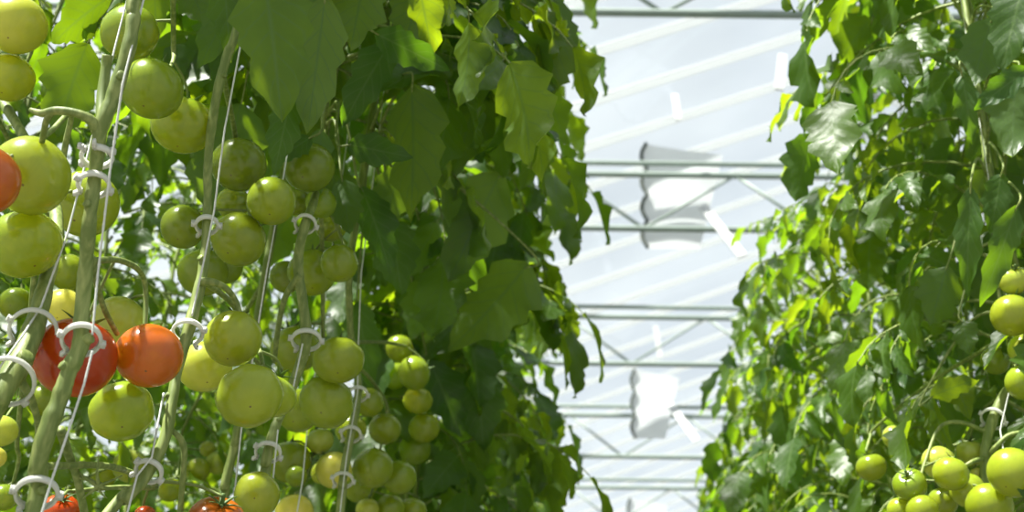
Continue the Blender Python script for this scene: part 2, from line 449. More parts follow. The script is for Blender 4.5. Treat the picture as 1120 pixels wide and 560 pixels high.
FSP = [foliage_mesh(330+i, 0.0, 1.0, 0.07, size=0.75) for i in range(3)]
FN = [foliage_mesh(300+i, 0.0, 1.0, 0.036, size=1.2) for i in range(3)]
p0, path0 = near_plant('thick leaning stem at the left edge crossing below the biggest green tomato',
    [(-30, 70, 1.62, .7), (5, 115, 1.55, .7), (32, 160, 1.47, .7), (54, 205, 1.39, .75), (62, 240, 1.32, .8), (60, 268, 1.28, .85), (50, 310, 1.24, .95), (40, 350, 1.20, 1.15), (22, 395, 1.16, 1.35), (-6, 440, 1.12, 1.4), (-30, 490, 1.1, 1.3)], 0.0082, fol=FSP[0], fol_z=2.8, seed=2, knots=((18, 402, 1.16, .6),))
p1, path1 = near_plant('thickest plant with the long stem crossing in front of the ripe red tomato',
    [(152, -25, 1.22, .95), (146, 20, 1.2, .95), (140, 55, 1.19, 1.0), (124, 105, 1.18, 1.05), (110, 142, 1.17, 1.05), (104, 190, 1.17, .95), (98, 240, 1.16, .95), (93, 300, 1.16, 1.0), (89, 350, 1.15, 1.05), (88, 378, 1.14, 1.15), (76, 405, 1.13, 1.1), (64, 440, 1.12, 1.15), (52, 470, 1.11, 1.2), (40, 515, 1.1, 1.1), (34, 575, 1.09, 1.05)], 0.0066, fol=FSP[1], fol_z=2.8, seed=3,
    knots=((136, 84, 1.18, .35), (97, 372, 1.14, .9), (70, 402, 1.13, -.5), (48, 545, 1.1, .8), (105, 228, 1.17, -.3)))
p2, path2 = near_plant('plant with the stem curving down right of the ripe red tomatoes',
    [(262, 20, 1.5, .9), (248, 62, 1.48, .95), (236, 110, 1.46, .95), (228, 170, 1.45, .85), (227, 225, 1.44, .85), (224, 280, 1.42, .95), (217, 320, 1.40, 1.1), (207, 358, 1.38, 1.15), (194, 405, 1.36, .95), (188, 440, 1.34, 1.0), (180, 480, 1.32, 1.05), (160, 520, 1.30, 1.0), (136, 548, 1.28, .95), (105, 578, 1.26, .95)], 0.0058, fol=FN[2], fol_z=2.62, seed=5,
    knots=((245, 88, 1.48, .4), (178, 432, 1.34, -.8), (214, 305, 1.40, .8), (222, 288, 1.42, -.3)))
p3, path3 = near_plant('plant with the dark stem dropping behind the middle cluster of green tomatoes',
    [(356, 120, 2.0, .7), (352, 175, 1.86, .75), (344, 218, 1.73, .8), (334, 245, 1.67, .95), (326, 285, 1.66, 1.0), (331, 330, 1.65, 1.0), (335, 372, 1.64, 1.1), (325, 408, 1.64, 1.0), (312, 440, 1.63, 1.0), (300, 470, 1.6, .95), (291, 505, 1.58, 1.0), (283, 560, 1.56, 1.0)], 0.0066, fol=FN[0], fol_z=2.72, seed=7,
    knots=((306, 460, 1.6, .3),))
p4, path4 = near_plant('slender stem lit by the sun between the middle and right green tomato clusters',
    [(384, 280, 2.1, .8), (382, 330, 2.1, .8), (385, 380, 2.1, .8), (392, 425, 2.08, .85), (384, 475, 2.05, .9), (375, 525, 2.02, .95), (370, 580, 2.0, 1.0)], 0.0074, fol=FN[1], fol_z=2.75, seed=9, knots=((388, 447, 2.06, .2), (380, 492, 2.04, -.4)))
p5, path5 = near_plant('green stem standing low behind the large ribbed green tomato pair',
    [(262, 455, 1.95, .9), (256, 490, 1.94, 1.0), (246, 530, 1.92, 1.0), (238, 580, 1.9, 1.1)], 0.0068, seed=11, fol=FN[2], fol_z=2.75)
pr, pathr = near_plant('plant with the pale stem held by a white clip above the right fruit cluster',
    [(1112, 400, 1.98, .85), (1099, 430, 1.96, 1.0), (1086, 458, 1.94, 1.1), (1078, 490, 1.92, 1.0), (1076, 530, 1.9, 1.0), (1070, 590, 1.88, 1.0)], 0.0074, fol=FN[0], fol_z=2.82, seed=13)
NEAR = {'0': (p0, path0), '1': (p1, path1), '2': (p2, path2), '3': (p3, path3), '4': (p4, path4), '5': (p5, path5), 'r': (pr, pathr)}

# big single leaves hanging in view near the camera, each on a stalk of its plant
def hand_leaves(pk, items, seed):
    o, path = NEAR[pk]; f = Foliage(); rr = np.random.default_rng(seed)
    for (bx, by, tx, ty, wpx, d, face, tint) in items:
        b = P(bx, by, d+.02); t = P(tx, ty, d-.01); ax = t-b; ln = np.linalg.norm(ax)
        nrm = (-ray(b)*face+np.array((0, 0, .25))+rr.normal(0, .22, 3))
        f.leaflet(b, ax, nrm, ln*1.04, wpx*d/F*0.98, tint, rr.uniform(.05, .3), rr.uniform(.15, .5)*1.0, rr, 0.3)
        k = np.argmin(np.abs(path[:, 2]-(b[2]+.12))+np.linalg.norm(path[:, :2]-b[:2], axis=1)*.2); e = path[k, :3]
        q = smooth_path([b+ax*.06, b-ax*.18/ln*.1, b*.45+e*.55+np.array((0, 0, .05)), e], 5)
        f.tubes.tube(q, np.linspace(.0013, .0032, len(q)), 5, 1, caps=False)
    me = f.mesh('foliage'); me.transform(Matrix.Translation(-Vector(o.location))); link('foliage', me, o)
hand_leaves('2', [(288, -28, 312, 122, 88, 1.36, 1, .7), (318, 105, 302, 184, 36, 1.47, 1, .2), (270, -20, 212, 74, 48, 1.62, -1, .5), (200, -30, 228, 30, 50, 1.7, -1, .6), (245, -30, 250, 58, 40, 1.5, 1, .4)], 1)
hand_leaves('3', [(356, -5, 336, 150, 60, 1.5, -1, 1.0), (410, 36, 484, 74, 40, 1.72, 1, .05), (428, 45, 372, 132, 46, 1.8, 1, .1), (380, 158, 444, 170, 36, 1.8, 1, .1), (400, -32, 382, 62, 62, 1.62, -1, .95),
    (352, -50, 346, 10, 50, 1.6, -1, .6), (395, 205, 432, 292, 52, 1.95, 1, .12), (352, 140, 345, 215, 34, 1.75, -1, .4), (374, 195, 384, 262, 40, 1.85, -1, .35), (340, 150, 300, 175, 30, 1.66, 1, .2)], 2)
hand_leaves('4', [(450, 92, 458, 240, 86, 1.9, -1, .85), (578, 288, 500, 388, 92, 2.3, -1, .7), (532, 66, 498, 194, 62, 2.3, -1, .55), (548, 188, 490, 304, 74, 2.35, -1, .6), (465, -25, 432, 66, 52, 1.9, -1, .9),
    (518, -5, 562, 78, 34, 2.6, 1, .05), (602, 18, 624, 86, 36, 3.1, -1, .6), (562, 80, 604, 152, 30, 3.1, -1, .5), (572, 232, 566, 294, 28, 3.0, 1, .05), (425, 240, 440, 318, 56, 2.3, 1, .2),
    (392, 330, 402, 424, 44, 2.35, 1, .15), (470, 395, 506, 474, 52, 2.7, 1, .1), (520, 400, 530, 490, 56, 2.8, 1, .15), (490, 210, 520, 320, 60, 2.5, 1, .2), (480, 20, 520, 110, 56, 2.2, 1, .3), (440, 180, 412, 262, 44, 2.0, -1, .5), (470, 300, 452, 372, 48, 2.5, -1, .45)], 3)
hand_leaves('r', [(1112, 80, 1102, 175, 64, 1.9, -1, .55), (1052, 80, 1064, 152, 28, 1.85, 1, .2), (1125, 76, 1072, 112, 34, 1.8, 1, .1), (1062, 205, 1054, 322, 32, 1.9, 1, .2), (1112, 225, 1078, 330, 34, 1.86, 1, .25),
    (1036, 292, 1016, 356, 58, 2.05, -1, .6), (1018, 434, 1070, 410, 28, 2.0, -1, .95), (1085, 20, 1060, 100, 50, 2.0, -1, .4), (1120, -20, 1095, 70, 60, 1.9, 1, .2), (1095, 190, 1085, 250, 34, 1.95, 1, .2), (1052, 350, 1060, 385, 30, 2.0, 1, .6)], 4)

# ------------------------------------------------------------------ tomatoes
def tomato_mesh(n, amp, flat, seed):
    r = np.random.default_rng(seed); nu, nv = 36, 22; v = []; f = []
    p1, p2 = r.uniform(0, 6.28, 2)
    for i in range(nv+1):
        th = math.pi*i/nv
        for j in range(nu):
            ph = 2*math.pi*j/nu
            rr = 1+amp*math.cos(n*ph+p1)*math.sin(th)**0.7*(0.6+0.4*math.cos(th))+0.02*math.cos(2*ph+p2)*math.sin(th)
            x = math.sin(th)*rr
            z = math.cos(th)*flat*(1+0.0)
            dip = math.exp(-(th/0.42)**2)*0.20+math.exp(-((math.pi-th)/0.3)**2)*0.035
            z -= math.copysign(dip, z)
            v.append((x*math.cos(ph), x*math.sin(ph), z))
    for i in range(nv):
        for j in range(nu):
            a, b, c, d = i*nu+j, i*nu+(j+1) % nu, (i+1)*nu+(j+1) % nu, (i+1)*nu+j
            if i == 0: f.append((a, d, c))
            elif i == nv-1: f.append((a, d, b))
            else: f.append((a, d, c, b))
    mb = MB(); mb.add(v, f); me = mb.mesh('tomato', [TOM])
    import bmesh
    bm = bmesh.new(); bm.from_mesh(me); bmesh.ops.remove_doubles(bm, verts=bm.verts, dist=1e-5); bm.to_mesh(me); bm.free()
    for p in me.polygons: p.use_smooth = True
    return me
TM = [tomato_mesh(5, .008, .93, 1), tomato_mesh(6, .016, .88, 2), tomato_mesh(8, .03, .80, 3), tomato_mesh(7, .012, 1.0, 4)]
def calyx_mesh(seed, n=6):
    r = np.random.default_rng(seed); mb = MB()
    for k in range(n):
        a = 2*math.pi*k/n+r.uniform(-.2, .2); d = np.array((math.cos(a), math.sin(a), 0)); s = np.array((-d[1], d[0], 0))
        ln = r.uniform(.55, .8); lift = r.uniform(0.0, .35); v = []; m = 6
        for i in range(m+1):
            t = i/m; c = d*(ln*t)+np.array((0, 0, .75+.14*math.sin(math.pi*t*.8)+lift*t*t))
            w = .085*(1-t)**.8+.008
            v += [c-s*w, c+np.array((0, 0, -.025*(1-t))), c+s*w, c+np.array((0, 0, .03*(1-t)+.008))]
        f = []
        for i in range(m):
            for j in range(4):
                f.append((i*4+j, i*4+(j+1) % 4, i*4+4+(j+1) % 4, i*4+4+j))
        mb.add(v, f)
    mb.tube(np.array(((0, 0, .66), (0, 0, .8), (0.02, 0, .98), (.04, .02, 1.06), (.06, .03, 1.14))), (.10, .075, .06, .085, .055), 8)
    return mb.mesh('calyx', [CALYX])
CX = [calyx_mesh(1), calyx_mesh(2, 5), calyx_mesh(3, 7)]

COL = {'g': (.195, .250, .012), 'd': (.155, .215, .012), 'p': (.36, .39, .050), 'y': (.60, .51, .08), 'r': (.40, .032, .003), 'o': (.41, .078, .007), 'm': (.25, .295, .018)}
# cluster: plant, depth, [px, py, r, colour, mesh, blossom end turned to the camera 0..1, depth offset, label]
T = [
 ('0', 1.50, [(17, 27, 33, 'p', 0, .3, 0, 'pale green tomato cut by the top left corner of the photo'),
              (9, 85, 28, 'm', 1, .3, .02, 'green tomato hanging directly below the pale one in the top corner')]),
 ('0', 1.20, [(33, 192, 43, 'm', 0, .85, 0, 'biggest green tomato with a dark dot, overlapped by an orange one'),
              (-17, 198, 38, 'o', 3, .5, -.09, 'ripening orange tomato cut by the left edge of the photo'),
              (26, 267, 40, 'g', 1, .3, .03, 'wide green tomato tucked beneath the biggest green tomato'),
              (93, 223, 37, 'm', 0, .5, .10, 'green tomato behind the thickest stem and its upper white clip')]),
 ('1', 1.42, [(142, 36, 31, 'd', 3, .5, 0, 'shaded green tomato half hidden behind the thickest stem near the top'),
              (166, 97, 34, 'g', 0, .65, -.04, 'round green tomato right of the thickest stem, upper of an overlapping pair'),
              (200, 137, 34, 'g', 1, .3, .05, 'round green tomato lower in the overlapping pair, beside the second stem')]),
 ('1', 1.24, [(82, 391, 46, 'r', 0, .45, 0, 'largest ripe red tomato behind the stem and its clip'),
              (163, 389, 36, 'o', 0, .4, .02, 'smooth orange red tomato just right of the largest red one'),
              (133, 450, 35, 'g', 2, .35, .05, 'ribbed green tomato hanging below the two red tomatoes'),
              (130, 352, 29, 'p', 0, .5, .16, 'pale green tomato peeking out above the two red tomatoes')]),
 ('0', 1.75, [(70, 337, 21, 'y', 3, .5, 0, 'sunlit yellowish tomato just above the largest red one'),
              (17, 332, 18, 'd', 0, .5, .1, 'small green tomato in shade beside the leaning stem at left'),
              (75, 298, 20, 'g', 3, .5, .1, 'green tomato in shadow left of the thickest stem, above the yellowish one'),
              (47, 438, 17, 'g', 3, .5, .12, 'green tomato deep behind the stem, below the largest red one')]),
 ('0', 1.45, [(1, 471, 18, 'p', 0, .2, 0, 'small pale green tomato cut by the left edge low down'),
              (-6, 500, 13, 'y', 0, .2, .05, 'sliver of a yellow tomato at the left edge, under the small pale one'),
              (4, 544, 15, 'd', 0, .5, .1, 'dark green tomato at the bottom left corner of the photo')]),
 ('1', 1.30, [(66, 560, 21, 'r', 0, -.6, 0, 'red tomato rising at the bottom left beside the lowest white clip'),
              (236, 575, 34, 'o', 0, -.5, .06, 'orange tomato at the bottom edge below the ribbed green pair'),
              (158, 566, 13, 'r', 0, .3, .1, 'tip of a red tomato at the bottom edge right of the curving stem')]),
 ('2', 1.58, [(261, 180, 30, 'd', 0, .4, .03, 'green tomato with a leaf shadow, topmost in the cluster right of the second stem'),
              (255, 222, 18, 'd', 3, .3, .1, 'small green tomato squeezed in the middle of the cluster by the second stem'),
              (297, 220, 27, 'g', 0, .5, -.03, 'round green tomato at the right of the cluster by the second stem'),
              (261, 262, 30, 'g', 0, .55, -.02, 'round green tomato lowest of the cluster right of the second stem'),
              (200, 248, 24, 'd', 3, .4, .02, 'green tomato standing alone left of the second stem'),
              (222, 298, 27, 'd', 0, .5, .16, 'green tomato hidden behind the second stem under its clip'),
              (246, 291, 20, 'd', 0, .5, .22, 'green tomato peeping from below the cluster right of the second stem')]),
 ('2', 1.42, [(255, 370, 31, 'm', 3, .35, 0, 'smooth oval green tomato above the large ribbed pair'),
              (224, 401, 29, 'p', 0, .4, .07, 'light green tomato behind the smooth oval one, next to the second stem'),
              (273, 433, 36, 'm', 2, .5, -.05, 'large flattened ribbed green tomato in front of its twin'),
              (296, 432, 29, 'm', 2, .3, .05, 'ribbed green tomato showing from behind the large flattened one')]),
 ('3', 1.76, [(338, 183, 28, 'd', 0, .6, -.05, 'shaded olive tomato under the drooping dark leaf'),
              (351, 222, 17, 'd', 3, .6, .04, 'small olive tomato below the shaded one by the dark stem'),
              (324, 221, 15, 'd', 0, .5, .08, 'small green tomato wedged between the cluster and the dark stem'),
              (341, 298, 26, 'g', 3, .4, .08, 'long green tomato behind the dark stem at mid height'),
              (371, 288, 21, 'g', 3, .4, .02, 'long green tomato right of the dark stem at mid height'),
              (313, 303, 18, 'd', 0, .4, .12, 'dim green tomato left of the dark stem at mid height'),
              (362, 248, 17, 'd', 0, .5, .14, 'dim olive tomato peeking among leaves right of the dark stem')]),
 ('3', 1.82, [(323, 382, 28, 'g', 1, .2, .06, 'green tomato behind the dark stem and its pale clip'),
              (370, 394, 28, 'g', 2, .4, -.02, 'broad green tomato right of the dark stem, upper of two'),
              (357, 440, 30, 'g', 2, .4, 0, 'broad green tomato right of the dark stem, lower of two'),
              (326, 449, 24, 'g', 0, .4, .1, 'green tomato partly behind the lower broad one')]),
 ('4', 2.25, [(404, 440, 16, 'g', 3, .4, 0, 'green tomato touching the slender lit stem on its right'),
              (421, 469, 18, 'g', 0, .3, .03, 'round green tomato next down on the right of the slender lit stem'),
              (384, 470, 17, 'g', 0, .4, .14, 'green tomato half hidden behind the slender lit stem'),
              (408, 512, 22, 'g', 3, .35, -.04, 'largest green tomato near the bottom right of the slender stem'),
              (437, 522, 19, 'g', 0, .3, 0, 'round green tomato to the right of the largest low one'),
              (394, 531, 19, 'g', 0, .4, .12, 'green tomato behind the largest low one beside the slender stem'),
              (402, 557, 13, 'p', 0, .3, .02, 'bright little tomato on the bottom edge right of the slender stem'),
              (427, 556, 16, 'g', 0, .3, .04, 'green tomato on the bottom edge, middle of the three there'),
              (452, 558, 15, 'g', 0, .3, .06, 'green tomato on the bottom edge, last of the three towards the leaves')]),
 ('4', 2.60, [(437, 381, 15, 'g', 3, .2, 0, 'small green tomato at the top of the farthest cluster'),
              (453, 408, 19, 'g', 1, .1, -.05, 'shiny green tomato with a white glint in the farthest cluster'),
              (432, 411, 15, 'g', 0, .4, .06, 'green tomato hiding left behind the one with a white glint'),
              (457, 438, 16, 'g', 2, .3, 0, 'small flat green tomato in the middle of the farthest cluster'),
              (464, 468, 17, 'g', 0, .3, .02, 'round green tomato towards the lower end of the farthest cluster'),
              (454, 491, 18, 'd', 0, .3, .08, 'dark green tomato at the bottom of the farthest cluster')]),
 ('5', 2.15, [(365, 514, 20, 'y', 3, .3, 0, 'bright yellow green tomato left of the slender lit stem, low down'),
              (350, 482, 15, 'p', 0, .4, .02, 'yellow green tomato below the lower broad green one'),
              (317, 505, 23, 'g', 3, .4, 0, 'dull green tomato right of the clip above the bottom edge'),
              (324, 521, 12, 'd', 0, .3, -.05, 'tiny dark green tomato in front of the dull green one'),
              (352, 517, 12, 'm', 3, .4, .08, 'narrow green tomato beside the bright yellow green one'),
              (322, 561, 21, 'y', 0, .3, -.1, 'yellow green tomato cut by the bottom edge near the centre left')]),
 ('3', 1.62, [(281, 541, 25, 'm', 1, .3, -.06, 'round green tomato at the bottom below the white clip')]),
 ('5', 2.5, [(216, 514, 14, 'm', 0, .3, 0, 'small green tomato in the blurred bunch under the ribbed pair, left one'),
             (238, 506, 13, 'p', 3, .3, .02, 'small pale tomato in the blurred bunch under the ribbed pair, right one'),
             (227, 491, 9, 'p', 0, .3, .04, 'tiny pale tomato on top of the blurred bunch under the ribbed pair'),
             (143, 510, 19, 'p', 0, .4, -.2, 'blurred pale tomato low between the thickest stem and the curving one'),
             (186, 536, 13, 'g', 0, .3, -.1, 'blurred green tomato at the bottom right of the curving stem'),
             (112, 520, 15, 'm', 0, .3, .1, 'blurred tomato behind the empty star of sepals')]),
 ('r', 1.95, [(1108, 306, 17, 'p', 0, -.5, 0, 'small tomato with sepals on top, uppermost at the right edge'),
              (1107, 345, 24, 'm', 0, .3, -.03, 'round green tomato below the one with sepals at the right edge'),
              (1119, 381, 17, 'p', 0, .3, .03, 'bright tomato peeking below the round one at the right edge'),
              (1119, 418, 20, 'm', 0, .2, -.04, 'round tomato at the right edge above the clipped stem'),
              (1089, 394, 16, 'd', 3, .5, .1, 'dark green tomato in shade behind the others at the right edge')]),
 ('r', 1.86, [(1108, 517, 28, 'm', 0, .3, -.10, 'largest tomato in the cluster at the bottom right corner'),
              (1040, 518, 20, 'm', 1, .3, -.02, 'glossy green tomato in the middle of the bottom right cluster'),
              (1027, 506, 19, 'p', 0, .2, .06, 'pale tomato behind the glossy middle one of the bottom right cluster'),
              (1061, 496, 17, 'p', 1, -.1, .07, 'pale tomato at the back just left of the clipped stem'),
              (995, 530, 19, 'g', 1, -.6, -.01, 'green tomato showing its sepals in the bottom right cluster'),
              (1058, 536, 19, 'm', 3, .3, 0, 'oval green tomato left of the clipped stem, low down'),
              (1082, 553, 26, 'g', 1, .3, -.06, 'broad green tomato on the bottom edge under the largest one'),
              (1031, 549, 17, 'g', 0, .3, .05, 'green tomato on the bottom edge under the glossy middle one'),
              (1009, 559, 18, 'g', 0, .3, -.04, 'green tomato on the bottom edge below the one showing sepals'),
              (985, 558, 15, 'm', 0, .3, .0, 'green tomato on the bottom edge, first of the right cluster from the aisle'),
              (1069, 520, 9, 'y', 0, .2, .05, 'tiny pale tomato squeezed against the clipped stem')]),
 ('r', 2.25, [(953, 511, 17, 'g', 1, 0, 0, 'sunlit tomato hanging alone left of the bottom right cluster'),
              (978, 478, 13, 'p', 3, .3, .03, 'small long yellow green tomato above the lone sunlit one')]),
]
tlist = []
for ci, (pk, d0, items) in enumerate(T):
    for (px, py, r, col, me, face, dd, lab) in items:
        tlist.append(dict(c=ci, pk=pk, px=px, py=py, r=r, col=col, me=me, face=face, d=d0+dd, lab=lab))
for it in range(60):                              # settle: no two tomatoes and no stem may share room
    pos = [P(t['px'], t['py'], t['d']) for t in tlist]; moved = False
    for i, a in enumerate(tlist):
        ra = a['r']*a['d']/F
        for j in range(i+1, len(tlist)):
            b = tlist[j]; rb = b['r']*b['d']/F
            v = pos[i]-pos[j]; dist = np.linalg.norm(v); need = (ra+rb)*0.985
            if dist < need:
                s = 1 if a['d'] > b['d'] else -1
                a['d'] += s*(need-dist)*0.25+s*0.001; b['d'] -= s*(need-dist)*0.25+s*0.001; moved = True
    for i, a in enumerate(tlist):
        ra = a['r']*a['d']/F; p = P(a['px'], a['py'], a['d'])
        for sp, sr in STEM_PTS:
            dd = np.linalg.norm(sp-p, axis=1)-sr-ra*0.97; k = np.argmin(dd)
            if dd[k] < 0:
                sd = (sp[k]-CAM) @ fw
                a['d'] += (0.004-dd[k]*0.5)*(1 if a['d'] > sd-0.01 else -1); moved = True
    if not moved: break

peduncles = {}
for ci, (pk, d0, items) in enumerate(T):
    ts = [t for t in tlist if t['c'] == ci]
    ps = np.array([P(t['px'], t['py'], t['d']) for t in ts]); rs = np.array([t['r']*t['d']/F for t in ts])
    cen = ps.mean(0)+fw*0.012
    hi = ps[:, 2].max()+0.02
    path = NEAR[pk][1]
    k = np.argmin(np.linalg.norm(path[:, :3]-(np.array((cen[0], cen[1], hi+0.03))), axis=1))
    a = path[k, :3]
    back = np.array((0, 1.0, 0.0))
    far = max(((p-CAM) @ fw)+r for p, r in zip(ps, rs))
    lowi = np.argmin(ps[:, 2])
    b = cen.copy(); b[2] = hi; b = b+fw*0.02
    e = ps[lowi]+np.array((0, 0.0, rs[lowi]*0.9))+fw*rs[lowi]*1.15
    mid = (b+e)/2+fw*0.01
    peduncles[ci] = smooth_path([a, a*0.45+b*0.55+np.array((0, 0, .012)), b, mid, e], 8)
    mb = MB(); mb.tube(peduncles[ci], np.linspace(0.0036, 0.0022, len(peduncles[ci])), 8)
    part(NEAR[pk][0], mb, 'fruit_stalk', STEM)

def frame_from(axis_z, spin):
    z = unit(axis_z); x = unit(np.cross((0.3, 1, 0.1), z)); y = np.cross(z, x)
    xx = x*math.cos(spin)+y*math.sin(spin); yy = np.cross(z, xx)
    return np.stack((xx, yy, z), 1)
for i, t in enumerate(tlist):
    p = P(t['px'], t['py'], t['d']); R = t['r']*t['d']/F
    up = np.array((0, 0, 1.0)); tocam = -ray(p)
    rnd = rng.normal(0, 0.22, 3)
    if t['face'] >= 0: zax = unit(up*(1.0-t['face']*0.75)-tocam*t['face']+rnd)
    else: zax = unit(up*0.7-tocam*t['face']*1.2+rnd*0.4)
    Rm = frame_from(zax, rng.uniform(0, 6.28))
    o = link('tomato', TM[t['me']]); 
    m4 = Matrix.Identity(4)
    for a in range(3):
        for b in range(3): m4[a][b] = Rm[a, b]*R
        m4[a][3] = p[a]
    o.matrix_world = m4
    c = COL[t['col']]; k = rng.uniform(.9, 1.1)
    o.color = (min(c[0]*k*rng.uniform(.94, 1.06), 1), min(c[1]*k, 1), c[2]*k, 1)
    tag(o, t['lab'], 'tomato')
    link('calyx', CX[i % 3], o)
    top = p+zax*R*1.1; pd = peduncles[t['c']]
    q = pd[np.argmin(np.linalg.norm(pd-top, axis=1))]
    if np.linalg.norm(q-top) < 0.11:
        mb = MB(); mid = top+zax*R*0.25; mid = mid*0.6+q*0.4
        mb.tube(smooth_path([top-zax*R*.05, mid, q], 5), 0.0017, 6)
        ob = mb.build('pedicel', STEM, o); ob.data.transform(m4.inverted())

# stalks the photo shows plainly
def stalk(pl, pts, r, name='fruit_stalk'):
    mb = MB(); q = smooth_path([np.array((*P(a, b, d), k)) for a, b, d, k in pts], 6)
    mb.tube(q[:, :3], q[:, 3]*r, 9); return part(pl, mb, name, STEM), q
stalk(p1, [(108, 150, 1.172, 1.3), (101, 133, 1.165, 1.25), (84, 124, 1.16, 1.0), (62, 121, 1.16, 1.0), (46, 124, 1.165, .9), (33, 120, 1.17, .5)], 0.0040)
stalk(p1, [(58, 121, 1.16, 1.0), (51, 132, 1.165, .9), (46, 155, 1.18, .8)], 0.0034)
stalk(p1, [(111, 130, 1.185, 1.1), (112, 105, 1.2, 1.1), (116, 75, 1.21, 1.0), (118, 60, 1.21, 1.05)], 0.0048, 'side_shoot')
stalk(p1, [(99, 280, 1.17, 1.2), (106, 312, 1.19, 1.0), (115, 340, 1.22, .9), (128, 365, 1.26, .9)], 0.0030)
stalk(p2, [(219, 308, 1.40, 1.4), (234, 309, 1.40, 1.2), (248, 316, 1.41, 1.0), (258, 330, 1.42, .9), (262, 343, 1.42, .9)], 0.0036)
stalk(p0, [(20, 414, 1.165, 1.4), (32, 432, 1.18, 1.1), (40, 455, 1.2, .9), (42, 478, 1.22, .8)], 0.0035)
st, _q = stalk(p1, [(66, 470, 1.15, 1.2), (74, 495, 1.18, 1.1), (84, 522, 1.2, 1.0), (92, 560, 1.22, 1.0)], 0.0038)
stalk(p2, [(188, 470, 1.335, .8), (200, 485, 1.34, 1.1), (201, 510, 1.34, 1.0), (196, 570, 1.35, .9)], 0.0032)
stalk(pr, [(1080, 500, 1.92, 1.2), (1090, 488, 1.9, 1.0), (1104, 476, 1.9, 1.0), (1125, 472, 1.9, 1.0)], 0.0036)
stalk(pr, [(1078, 500, 1.915, 1.2), (1064, 505, 1.87, 1.0), (1052, 512, 1.87, .8)], 0.0034)
stalk(p3, [(328, 300, 1.65, 1.2), (312, 325, 1.66, 1.0), (304, 360, 1.68, .9), (300, 395, 1.72, .8)], 0.0040)
# the empty star of sepals
mb = MB(); c0 = P(108, 532, 1.2)
mb.tube(smooth_path([P(84, 522, 1.2), P(96, 524, 1.2), c0], 5), 0.0022, 7)
for (ex, ey) in ((108, 497), (134, 520), (137, 535), (117, 545), (90, 546), (78, 508)):
    e = P(ex, ey, 1.2-0.004*((ex*7) % 3)); q = smooth_path([c0, c0*.55+e*.45-fw*.004, e], 5)
    mb.tube(q, np.linspace(.0022, .0005, len(q)), 6)
mb.tube(np.array([c0+fw*.003, c0-fw*.003]), [.004, .0032], 9)
part(p1, mb, 'sepal_star', STEM)
for (ax, ay, bx, by, d) in ((70, 500, 62, 520, 1.19), (78, 508, 60, 530, 1.19), (88, 540, 66, 536, 1.21)):
    pass

# ------------------------------------------------------------------ clips
def clip(pk, px, py, label, k=1.0, spin=0.0, tilt=0.0):
    path = NEAR[pk][1]; sp = path[:, :3]
    best = min(range(1, len(sp)-1), key=lambda q: (lambda w: (((w @ rt)/(w @ fw)*F+PX-px)**2+((PY-(w @ upv)/(w @ fw)*F)-py)**2))(sp[q]-CAM))
    c = sp[best]; t = unit(sp[best-1]-sp[best+1]); sr = path[best, 3]
    t = unit(t+ray(c)*(0.95+tilt))
    tocam = -ray(c); a = unit(tocam-t*(tocam @ t)); b = np.cross(t, a)
    a, b = a*math.cos(spin)+b*math.sin(spin), b*math.cos(spin)-a*math.sin(spin)
    R = sr*1.5*k+.0014; mb = MB()
    n = 34; a0 = math.radians(-158); a1 = math.radians(158)
    v = []
    for i in range(n+1):
        th = a0+(a1-a0)*i/n; d = a*math.cos(th)+b*math.sin(th)
        for (ro, z) in ((.0, -.0032), (.0024, -.0032), (.0032, 0), (.0024, .0032), (.0, .0032)):
            v.append(c+d*(R+ro)+t*z)
    f = []
    for i in range(n):
        for j in range(5): f.append((i*5+j, i*5+(j+1) % 5, i*5+5+(j+1) % 5, i*5+5+j))
    f += [(4, 3, 2, 1, 0), tuple(n*5+j for j in range(5))]
    mb.add(v, f)
    o = empty('plant_clip', c); tag(o, label, 'plant clip')
    ring = part(o, mb, 'ring', CLIP); 
    # the latch: two ribbed jaws that grip the twine, and the hinge on the other side
    mb = MB()
    for sg in (-1, 1):
        th = math.radians(158)*sg; d = a*math.cos(th)+b*math.sin(th)
        Rm = np.stack((d, np.cross(t, d), t), 1)
        mb.box(c+d*(R+.0042), (.0045, .0011, .0032), Rm)
        for q in range(3): mb.box(c+d*(R+.002+.0025*q)+np.cross(t, d)*sg*.0014, (.0006, .0008, .0032), Rm)
    part(o, mb, 'latch', CLIP)
    d = a*math.cos(math.radians(80))+b*math.sin(math.radians(80)); d2 = a*math.cos(math.radians(-95))+b*math.sin(math.radians(-95))
    for dd, s in ((d, 1.0), (d2, .8)):
        Rm = np.stack((dd, np.cross(t, dd), t), 1)
        mb = MB()
        mb.box(c+dd*(R+.0028), (.0020*s, .0024, .0036), Rm)
        for q in (-1, 0, 1): mb.box(c+dd*(R+.0052)+np.cross(t, dd)*q*.0017, (.0010, .0006, .0034), Rm)
        part(o, mb, 'hinge', CLIP)
    return o
clip('1', 103, 205, 'white ring clip on the thickest stem in front of a green tomato', 1.15, 0.5)
clip('1', 88, 372, 'white ring clip on the thickest stem in front of the red tomato', 1.2, 0.4)
clip('1', 38, 530, 'white ring clip lowest on the thickest stem at the bottom left', 1.35, 0.2)
clip('1', 106, 172, 'pale ring clip seen behind the thickest stem above its upper clip', 1.1, 2.6)
clip('0', 36, 362, 'pale ring clip on the leaning stem at the left edge', 1.2, 0.3)
clip('0', 2, 412, 'pale clip cut by the left edge beside the leaning stem', 1.15, 0.6)
clip('2', 227, 243, 'pale ring clip on the second stem amid the green cluster', 1.2, 0.2)
clip('2', 208, 362, 'white ring clip on the second stem right of the orange red tomato', 1.3, -0.3)
clip('2', 162, 518, 'white ring clip low on the second stem where it curves left', 1.2, 0.4)
clip('3', 334, 246, 'dull clip high on the dark stem below the small olive tomato', 1.1, 0.2)
